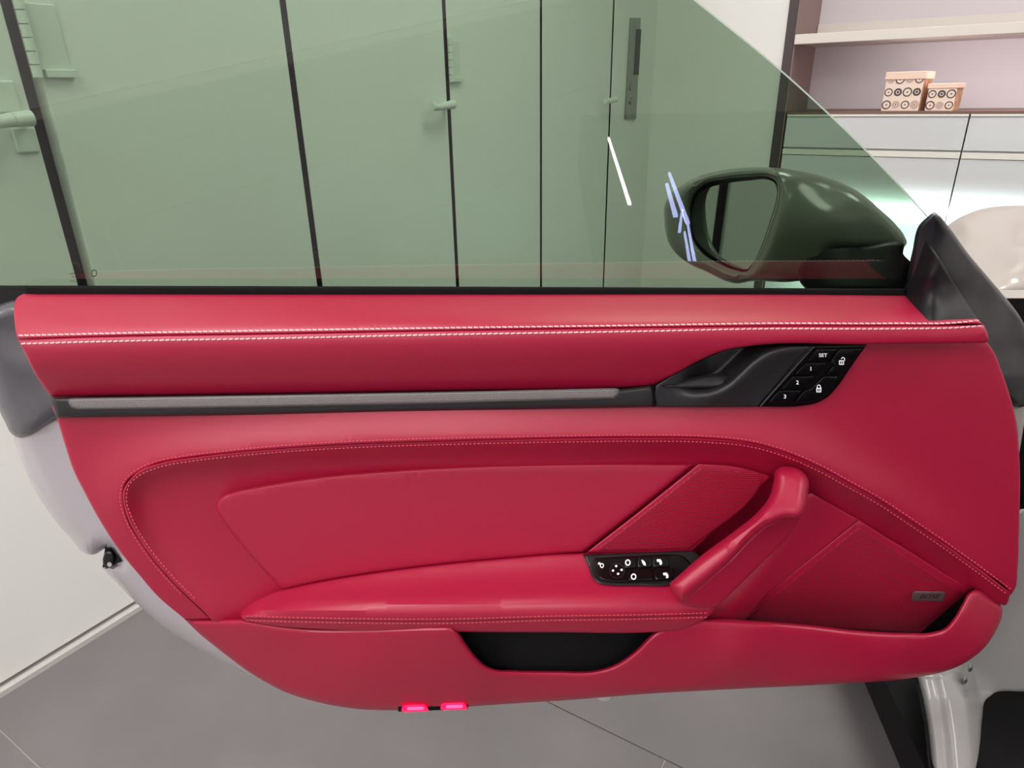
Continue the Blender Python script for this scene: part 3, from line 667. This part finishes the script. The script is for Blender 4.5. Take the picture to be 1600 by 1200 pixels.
for (cx, cy, kd) in ((938.5, 882.5, 2), (981, 879, 1), (990, 901, 1), (1006, 879, 0), (1030, 878, 3), (1040, 899, 3)):
    if kd == 0: icon([(cx - 4, cy - 4.5, K), (cx - 1, cy - 3.5), (cx + 3, cy + 2), (cx + 3, cy + 5, K), (cx, cy + 4)], sw, sp_)
    elif kd == 1:
        ringpx('icon', cx, cy, 4.4, 1.8, ICON, sw, sp_, 1.15, 12)
    elif kd == 2:
        ringpx('icon', cx + 2, cy + 1.2, 3.2, 1.4, ICON, sw, sp_, 1.2, 12); icon([(cx - 4, cy - 3), (cx - 1, cy - 4), (cx, cy - 1), (cx - 3, cy)], sw, sp_)
    else:
        icon([(cx - 4, cy - 4, K), (cx + 2, cy - 4), (cx + 4, cy - 1), (cx + 4, cy + 4), (cx + 1, cy + 4.5), (cx + .5, cy, K), (cx - 2, cy, K), (cx - 3, cy)], sw, sp_)

# ---- grab handle
gh_d = tps([(1235, 732, .034), (1245, 770, .060), (1212, 765, .052), (1235, 800, .076), (1196, 790, .068), (1205, 815, .084), (1147, 832, .084), (1165, 855, .100), (1100, 868, .094), (1120, 895, .110), (1048, 912, .108), (1066, 940, .118)])
relief('grab_handle', [(1046, 912, K), (1097, 867), (1147, 830), (1185, 799), (1202, 776), (1209, 750), (1211, 736), (1218, 730), (1232, 729), (1250, 734), (1261, 745), (1262, 778), (1258, 798), (1250, 811, K), (1222, 812), (1203, 820), (1135, 882), (1066, 942, K), (1056, 931)],
       gh_d, LEATHER, DOOR, edge=16, drop=.017, thick=.05, step=5)
gl_d = tps([(1066, 942, .098), (1135, 882, .080), (1203, 820, .056), (1250, 811, .044), (1237, 832, .034), (1190, 880, .054), (1134, 935, .080), (1090, 948, .092)])
relief('grab_handle_lining', [(1064, 941, K), (1135, 880), (1203, 818), (1222, 810), (1251, 809, K), (1237, 832), (1190, 880), (1134, 935), (1119, 949, K), (1085, 949), (1072, 946)], gl_d, LEATHER, DOOR, edge=4, drop=.005, thick=.04, step=8)

# ---- lower pocket panel with its dark cavities
pk_d = tps([(292, 970, .004), (345, 1012, .004), (400, 980, .030), (400, 1050, .010), (550, 990, .056), (550, 1050, .052), (560, 1104, .034), (760, 1040, .066), (960, 1040, .068),
            (800, 1095, .040), (1120, 975, .060), (1150, 1030, .068), (1160, 1070, .050), (1400, 992, .060), (1400, 1035, .062), (1430, 1055, .046), (1500, 960, .030), (1520, 1010, .026), (1527, 925, .002), (1562, 952, -.010)], .02)
relief('door_pocket', [(288, 967, K), (330, 968), (378, 967, K), (430, 976), (706, 978, K), (718, 990), (729, 1007), (747, 1029), (758, 1039), (772, 1045), (804, 1047), (870, 1048), (931, 1047), (954, 1041), (975, 1030), (992, 1017), (1028, 985), (1050, 979), (1080, 970), (1120, 967), (1180, 970), (1259, 976), (1337, 985), (1416, 989), (1455, 988), (1475, 982), (1490, 966), (1503, 944), (1514, 926), (1524, 921), (1532, 923), (1548, 935), (1566, 950), (1566, 960),
       (1556, 986), (1541, 1009), (1520, 1028), (1500, 1040), (1470, 1051), (1428, 1059), (1300, 1069), (1160, 1076), (1000, 1085), (900, 1093), (735, 1104), (700, 1107), (620, 1110), (560, 1108), (500, 1098), (450, 1083), (400, 1057), (345, 1017), (305, 984)],
       pk_d, LEATHER, DOOR, edge=10, drop=.012, thick=.03, step=12)
flat('pocket_cavity', [(700, 975, K), (1040, 975, K), (1040, 1060, K), (700, 1060, K)], tps([(700, 975, -.01), (1040, 975, -.01), (1040, 1060, .03), (700, 1060, .03)]), RUBBER, DOOR, .01, bstep=30)
flat('pocket_cavity', [(1425, 1000, K), (1500, 935, K), (1522, 918, K), (1528, 950, K), (1490, 1010, K)], const(-.012), RUBBER, DOOR, .006, bstep=30)
# glowing courtesy lamps
cl = relief('courtesy_lamp_bar', [(622, 1104, K), (730, 1098, K), (732, 1108, K), (622, 1112, K)], const(.040), RUBBER, DOOR, edge=2, drop=.001, thick=.01, step=30)
for (x0, y0) in ((629, 1101), (690, 1098)):
    l_ = relief('courtesy_lamp', [(x0, y0 + 2.5, K), (x0 + 4, y0 + .5, K), (x0 + 34, y0 - .5, K), (x0 + 38, y0 + 3, K), (x0 + 41, y0 + 9, K), (x0 + 38, y0 + 10.5, K), (x0 + 3, y0 + 11.5, K), (x0 - 2, y0 + 9.5, K)], const(.046), GLOW, cl, edge=2, drop=.002, thick=.004, step=12, surf=False)
    relief('lamp_core', [(x0 + 6, y0 + 4, K), (x0 + 32, y0 + 3, K), (x0 + 35, y0 + 7, K), (x0 + 30, y0 + 8.5, K), (x0 + 6, y0 + 9, K)], const(.0466), GLOWC, cl, edge=1.5, drop=.0008, thick=.001, step=12, surf=False)

relief('drain_plug', [(932, 1086), (954, 1085), (957, 1090), (950, 1095), (936, 1095), (931, 1091)], const(.02), CHALK, DOOR, edge=2, drop=.002, thick=.01, step=8)
# ---- black strip with dotted inlay
st_d = const(.017)
st = relief('trim_strip', [(79, 621, K), (400, 616), (700, 611), (1000, 604.5), (1019, 602, K), (1023, 615), (1024, 636, K), (700, 642), (400, 648), (88, 653, K)], st_d, SATIN, DOOR, edge=7, drop=.007, thick=.03, step=16)
relief('inlay_rim', [(106, 625), (110, 622.5, K), (400, 618, K), (700, 612.5, K), (955, 606.5, K), (967, 608), (968, 612), (960, 622.5, K), (700, 630, K), (400, 636, K), (122, 640, K), (112, 637), (107, 630)], lambda q: st_d(q) + .0012, INLAYRIM, st, edge=2, drop=.001, thick=.002, step=20)
relief('inlay', [(108, 627), (111, 624.5, K), (400, 620, K), (700, 614.5, K), (954, 608.5, K), (965, 609.5), (966, 613), (957, 620.5, K), (700, 627.5, K), (400, 634, K), (123, 638, K), (114, 635), (110, 631)], lambda q: st_d(q) + .0022, INLAY, st, edge=2, drop=.0008, thick=.002, step=20)

# ---- door handle surround, lever and memory switches
HR = spl([(1005, 624), (1060, 623.5), (1095, 622), (1120, 617), (1142, 606), (1160, 590), (1180, 571), (1200, 557), (1225, 549), (1262, 545)], 4, closed=False)
def hs_d(q):
    D, U, S = pdist(q, HR); up = S < 0                      # up and left of the ridge lies the finger cup
    x = np.asarray(q)[:, 0]; bow = .009 * sstep(x, 1040, 1120)
    dn = .016 + bow * np.exp(-(D / 26) ** 1.5); cupd = .016 + bow - (.030 + bow) * sstep(D, 2, 34) * sstep(x, 1040, 1110)
    return np.where(up, cupd, dn)
hs = relief('handle_surround', [(1024, 602, K), (1050, 587), (1100, 560), (1130, 547), (1166, 541), (1220, 540), (1268, 540, K), (1226, 588), (1184, 636, K), (1100, 636.5), (1026, 636, K), (1022, 618)], hs_d, SATIN, DOOR, edge=2.5, drop=.003, thick=.03, step=4, bstep=4, ang=60)
relief('door_handle', [(1029, 602, K), (1050, 600), (1075, 592), (1105, 585), (1130, 583), (1153, 586), (1148, 596), (1128, 604), (1090, 606), (1050, 606), (1036, 605)], tps([(1030, 603, .020), (1080, 596, .016), (1120, 590, .010), (1150, 588, .004), (1128, 602, .016), (1090, 605, .020)]), SATIN, DOOR, edge=5, drop=.006, thick=.006, step=4, bstep=4)
strip('handle_joint', np.array([(1020, 603), (1021.5, 610), (1023, 620), (1022, 636)], float), 1.8, .0175, RUBBER, st, .01)
mb_d = tps([(1268, 541, .020), (1355, 539, .016), (1184, 634, .018), (1270, 632, .016), (1310, 600, .016)])
mp = relief('memory_switch_plate', [(1267, 540, K), (1310, 539), (1355, 538, K), (1335, 566), (1308, 605), (1294, 620), (1276, 630), (1256, 634), (1184, 636, K)], mb_d, GLOSS, DOOR, edge=2.5, drop=.002, thick=.012, step=8)
BQ = [[(1276, 545), (1309, 545), (1295, 565), (1261, 565)], [(1259, 567), (1292, 567), (1276, 586), (1240, 586)], [(1238, 588), (1272, 588), (1256, 608), (1220, 608)], [(1217, 610), (1254, 610), (1239, 629), (1200, 629)],
      [(1312, 544.5), (1347, 544), (1311, 586), (1290, 586), (1303, 571), (1297, 565.5)], [(1287, 588), (1309, 588), (1293, 613), (1283, 623), (1268, 629), (1241, 629), (1257, 610), (1267, 608)]]
md = lambda q: mb_d(q) + .0028
for q in BQ: relief('button', [(a, b_, K) for a, b_ in q], md, GLOSS, mp, edge=1.6, drop=.0016, thick=.003, step=8, bstep=5)
rim = mat('grey_button_edge', (110, 108, 112), 0.4)
for (a, b_) in (((1272, 541), (1188, 635)),): strip('plate_line', np.array([a, ((a[0] + b_[0]) / 2, (a[1] + b_[1]) / 2), b_], float), .8, lambda L: mb_d(L) + .0004, rim, mp, .001)
mt = lambda q: mb_d(q) + .0032
for s, x, y, h in (('SET', 1286, 555, 5.4), ('1', 1267, 576, 6), ('2', 1246, 597.5, 6), ('3', 1226.5, 619.5, 6)): text_px('lettering', s, x, y, h, ICON, mp, mt, sx=1.12, bold=.01)
for (x, y, op) in ((1315, 564, 1), (1279.5, 607, 0)):
    q = [(x - 4, y - 1), (x + 4, y - 1), (x + 3.6, y + 6), (x - 4, y + 6)]
    flat('padlock_icon', [(a, b_, K) for a, b_ in q], mt, ICON, mp, .0003)
    flat('padlock_keyhole', [(x - 2.4, y + .6, K), (x + 2.4, y + .6, K), (x + 2.2, y + 4.4, K), (x - 2.4, y + 4.4, K)], lambda q_: mt(q_) + .0002, GLOSS, mp, .0002)
    flat('padlock_keyhole', [(x - .6, y + 1.2, K), (x + .7, y + 1.2, K), (x + .7, y + 3.8, K), (x - .6, y + 3.8, K)], lambda q_: mt(q_) + .0003, ICON, mp, .0002)
    ox = x + (2.2 if op else 0); arc = [(ox - 2.6 * math.cos(t), y - 2.4 - 3 * math.sin(t)) for t in np.linspace(0 if not op else .2, math.pi, 8)]
    if not op: arc = [(ox - 2.6, y - .8)] + arc + [(ox + 2.6, y - .8)]
    else: arc = arc + [(ox + 2.6, y - .8)]
    strip('padlock_shackle', np.array(arc), 1.2, mt, ICON, mp, .0003)

# ---- stitching, laid on the leather by casting onto it
VB, FB, k = [], [], 0
for W_, T_ in BODY:
    VB += [tuple(v) for v in W_]; FB += [tuple(int(i) + k for i in f) for f in T_]; k += len(W_)
bvh = BVHTree.FromPolygons([Vector(v) for v in VB], FB)
def hit(x, y):
    v = ray(x, y); v = v / np.linalg.norm(v); h = bvh.ray_cast(Vector(CAM), Vector(v))
    return None if h[0] is None else D0 - h[0].y
def stitches(name, line, pitch, ln, wd, m, parent, off=.0007, tilt=0.0, label=None):
    seg = np.linalg.norm(np.diff(line, axis=0), axis=1); cum = np.concatenate([[0], np.cumsum(seg)])
    b = MB(); sdist = pitch / 2
    while sdist < cum[-1]:
        x = np.interp(sdist, cum, line[:, 0]); y = np.interp(sdist, cum, line[:, 1])
        x2 = np.interp(min(sdist + 1, cum[-1]), cum, line[:, 0]); y2 = np.interp(min(sdist + 1, cum[-1]), cum, line[:, 1])
        dx, dy = x2 - x, y2 - y; L = math.hypot(dx, dy)
        if L > 1e-6:
            th = math.atan2(dy, dx) + tilt; d_ = hit(x, y)
            if d_ is not None:
                c_, s_ = math.cos(th), math.sin(th); q = []
                for u, v in ((-ln/2, -wd/4), (-ln/3, -wd/2), (ln/3, -wd/2), (ln/2, -wd/4), (ln/2, wd/4), (ln/3, wd/2), (-ln/3, wd/2), (-ln/2, wd/4)): q.append((x + u*c_ - v*s_, y + u*s_ + v*c_))
                q = np.array(q); n = 8; V = np.concatenate([P3(q, np.full(n, d_ + off)), P3(q, np.full(n, d_ - .001))])
                b.add(V, [tuple(range(n))] + [(i, n + i, n + (i + 1) % n, (i + 1) % n) for i in range(n)])
        sdist += pitch
    return tag(b.build(name, m, parent), kind='stuff')
def offs(line, o):
    tn = np.gradient(line, axis=0); tn /= np.linalg.norm(tn, axis=1)[:, None]; return line + np.stack([-tn[:, 1], tn[:, 0]], 1) * o
r1 = spl([(28, 524), (200, 520), (400, 516.5), (700, 512), (1000, 508), (1200, 505), (1400, 505), (1500, 503.5), (1527, 500.5)], 6, closed=False)
r2 = spl([(32, 537), (200, 532.5), (400, 529), (700, 522.5), (1000, 517.5), (1200, 513.5), (1400, 513.5), (1500, 511.5), (1534, 509)], 6, closed=False)
stitches('stitching', r1, 9, 7.6, 2.1, WHITE_THREAD, DOOR, tilt=.1); stitches('stitching', r2, 9, 7.6, 2.1, WHITE_THREAD, DOOR, tilt=-.1)
sl = seam[2:]
stitches('stitching', offs(sl[10:], -4.5), 6.2, 3.4, 1.2, RED_THREAD, DOOR); stitches('stitching', offs(sl[6:], 5.5), 6.2, 3.4, 1.2, RED_THREAD, DOOR)
am = spl([(384, 966), (500, 969), (700, 970.5), (860, 966), (1000, 964), (1108, 961)], 6, closed=False)
stitches('stitching', offs(am, -3.4), 6.5, 4.2, 1.1, RED_THREAD, DOOR); stitches('stitching', offs(am, 3.4), 6.5, 4.2, 1.1, RED_THREAD, DOOR)
def hitline(L): return np.array([(hit(x, y) or 0) for x, y in L])
strip('armrest_seam', am, 1.3, lambda L: hitline(L) + .0002, SEAMD, DOOR, .001)

# ============================================================ the rest of the car
CAR = thing('car', P3([(1560, 1080)], [-.06])[0] * [1, 1, 0], 'pale beige-grey car body right of the open door, with fender, sill and door jamb', 'car')
relief('fender', [(1440, 372), (1478, 353), (1500, 339), (1530, 327), (1562, 322), (1600, 321), (1700, 327), (1900, 345), (2200, 372, K), (2200, 456, K), (1560, 456, K), (1440, 430, K)],
       tps([(1480, 356, -.75), (1530, 328, -.80), (1600, 323, -.82), (1700, 336, -.80), (2000, 360, -.78), (2200, 380, -.74), (2200, 450, -.34), (1950, 400, -.42), (1950, 450, -.34), (1520, 360, -.62), (1600, 350, -.68), (1600, 375, -.52), (1540, 385, -.54), (1600, 400, -.40), (1560, 440, -.34), (1600, 450, -.34), (1700, 400, -.40), (1700, 455, -.34), (1470, 420, -.5)]),
       CARP, CAR, edge=5, drop=.03, thick=.25, step=10, surf=False, cap=True)
relief('fender_flange', [(1500, 453, K), (2200, 452, K), (2200, 469, K), (1500, 469, K)], tps([(1500, 453, -.30), (2200, 453, -.30), (1500, 469, -.28), (2200, 469, -.28)]), CARP, CAR, edge=3, drop=.006, thick=.02, step=10, surf=False)
flat('hinge_cavity', [(1540, 466, K), (2100, 466, K), (2100, 1060, K), (1640, 1060, K), (1585, 830, K), (1560, 620, K)], const(-.26), RUBBER, CAR, .01, bstep=60)
relief('jamb_edge', [(1575, 620, K), (1606, 620, K), (1602, 650), (1594, 700, K), (1588, 740, K)], const(-.075), CARP, CAR, edge=3, drop=.004, thick=.02, step=10, surf=False)
def sill_d(q):
    q = np.asarray(q, float); x, y = q[:, 0], q[:, 1]
    jamb = -.085 + .02 * sstep(x, 1560, 1700)
    u = (x - np.interp(y, [1030, 1096, 1150, 1230, 1420], [1424, 1440, 1448, 1455, 1468])) / 85
    sill = prof([0, .15, .3, .5, .75, 1.0, 1.1], [-.010, .0, .002, .008, .003, -.014, -.025])(np.clip(u, 0, 1.1)) + np.interp(y, [1040, 1090, 1230, 1420], [-.06, -.03, .07, .20])
    return sill + (jamb - sill) * np.maximum(sstep(x + (1090 - y) * .6, 1500, 1570) * sstep(1100 - y, 0, 20), sstep(1060 - y, 0, 40))
relief('sill', [(1420, 1030, K), (1431, 1059), (1440, 1096), (1448, 1150), (1456, 1230), (1470, 1420, K), (1530, 1420, K), (1531, 1230), (1532, 1160), (1535, 1120), (1540, 1094), (1550, 1086), (1600, 1081), (1720, 1074), (2100, 1060, K), (2100, 740, K), (1720, 778), (1594, 796, K), (1560, 880, K), (1500, 980, K)],
       sill_d,
       SILLP, CAR, edge=5, drop=.006, thick=.03, step=3.5, surf=False)
flat('footwell', [(1510, 1060, K), (2100, 1040, K), (2100, 1420, K), (1510, 1420, K)], tps([(1520, 1070, -.16), (1740, 1070, -.16), (1520, 1260, -.02), (1740, 1260, -.02)]), RUBBER, CAR, .01, bstep=60)
strip('sill_seal', np.array([(1425, 1050), (1436, 1080), (1446, 1130), (1452, 1190), (1455, 1230)], float), 4, lambda L: sill_d(L + [6, 0]) + .004, RUBBER, CAR, .03)
for (x, y) in ((1516, 1044), (1508, 1063)):
    relief('steel_blob', [(x - 4, y), (x - 2, y - 6), (x + 2, y - 6), (x + 4, y), (x + 1, y + 6), (x - 3, y + 6)], const(-.04), STEEL, CAR, edge=3, drop=.004, thick=.01, step=5, surf=False)  # small steel blobs on the sill
# rocker and floor slab of the car, running back past the viewer
PT = [mirrored(*p) for p in ((951, 214), (984, 317), (1041, 284), (1047, 268), (1086, 408), (1077, 408))]
x0 = float(P3([(1440, 1110)], [-.02])[0][0]) + .012
b = MB(); b.hexa([(.47, -.1, .13), (x0 + 1.6, -.1, .13), (x0 + 1.6, 1.9, .13), (.766, 1.9, .13), (.47, -.1, .20), (x0 + 1.6, -.1, .20), (x0 + 1.6, 1.9, .20), (.766, 1.9, .20)])
b.build('underbody', RUBBER, CAR)  # left edge shaped to stand in for the shadow under the car
xa = min(p[0] for p in PT) - .08; ya = min(p[1] for p in PT) - .2; yb = max(p[1] for p in PT) + .06
b = MB(); b.hexa([(xa, ya, .10), (x0 + 1.6, ya, .10), (x0 + 1.6, yb, .10), (xa, yb, .10), (xa, ya, SILLZ - .008), (x0 + 1.6, ya, SILLZ - .008), (x0 + 1.6, yb, SILLZ - .008), (xa, yb, SILLZ - .008)])
b.build('sill_panel', RUBBER, CAR)
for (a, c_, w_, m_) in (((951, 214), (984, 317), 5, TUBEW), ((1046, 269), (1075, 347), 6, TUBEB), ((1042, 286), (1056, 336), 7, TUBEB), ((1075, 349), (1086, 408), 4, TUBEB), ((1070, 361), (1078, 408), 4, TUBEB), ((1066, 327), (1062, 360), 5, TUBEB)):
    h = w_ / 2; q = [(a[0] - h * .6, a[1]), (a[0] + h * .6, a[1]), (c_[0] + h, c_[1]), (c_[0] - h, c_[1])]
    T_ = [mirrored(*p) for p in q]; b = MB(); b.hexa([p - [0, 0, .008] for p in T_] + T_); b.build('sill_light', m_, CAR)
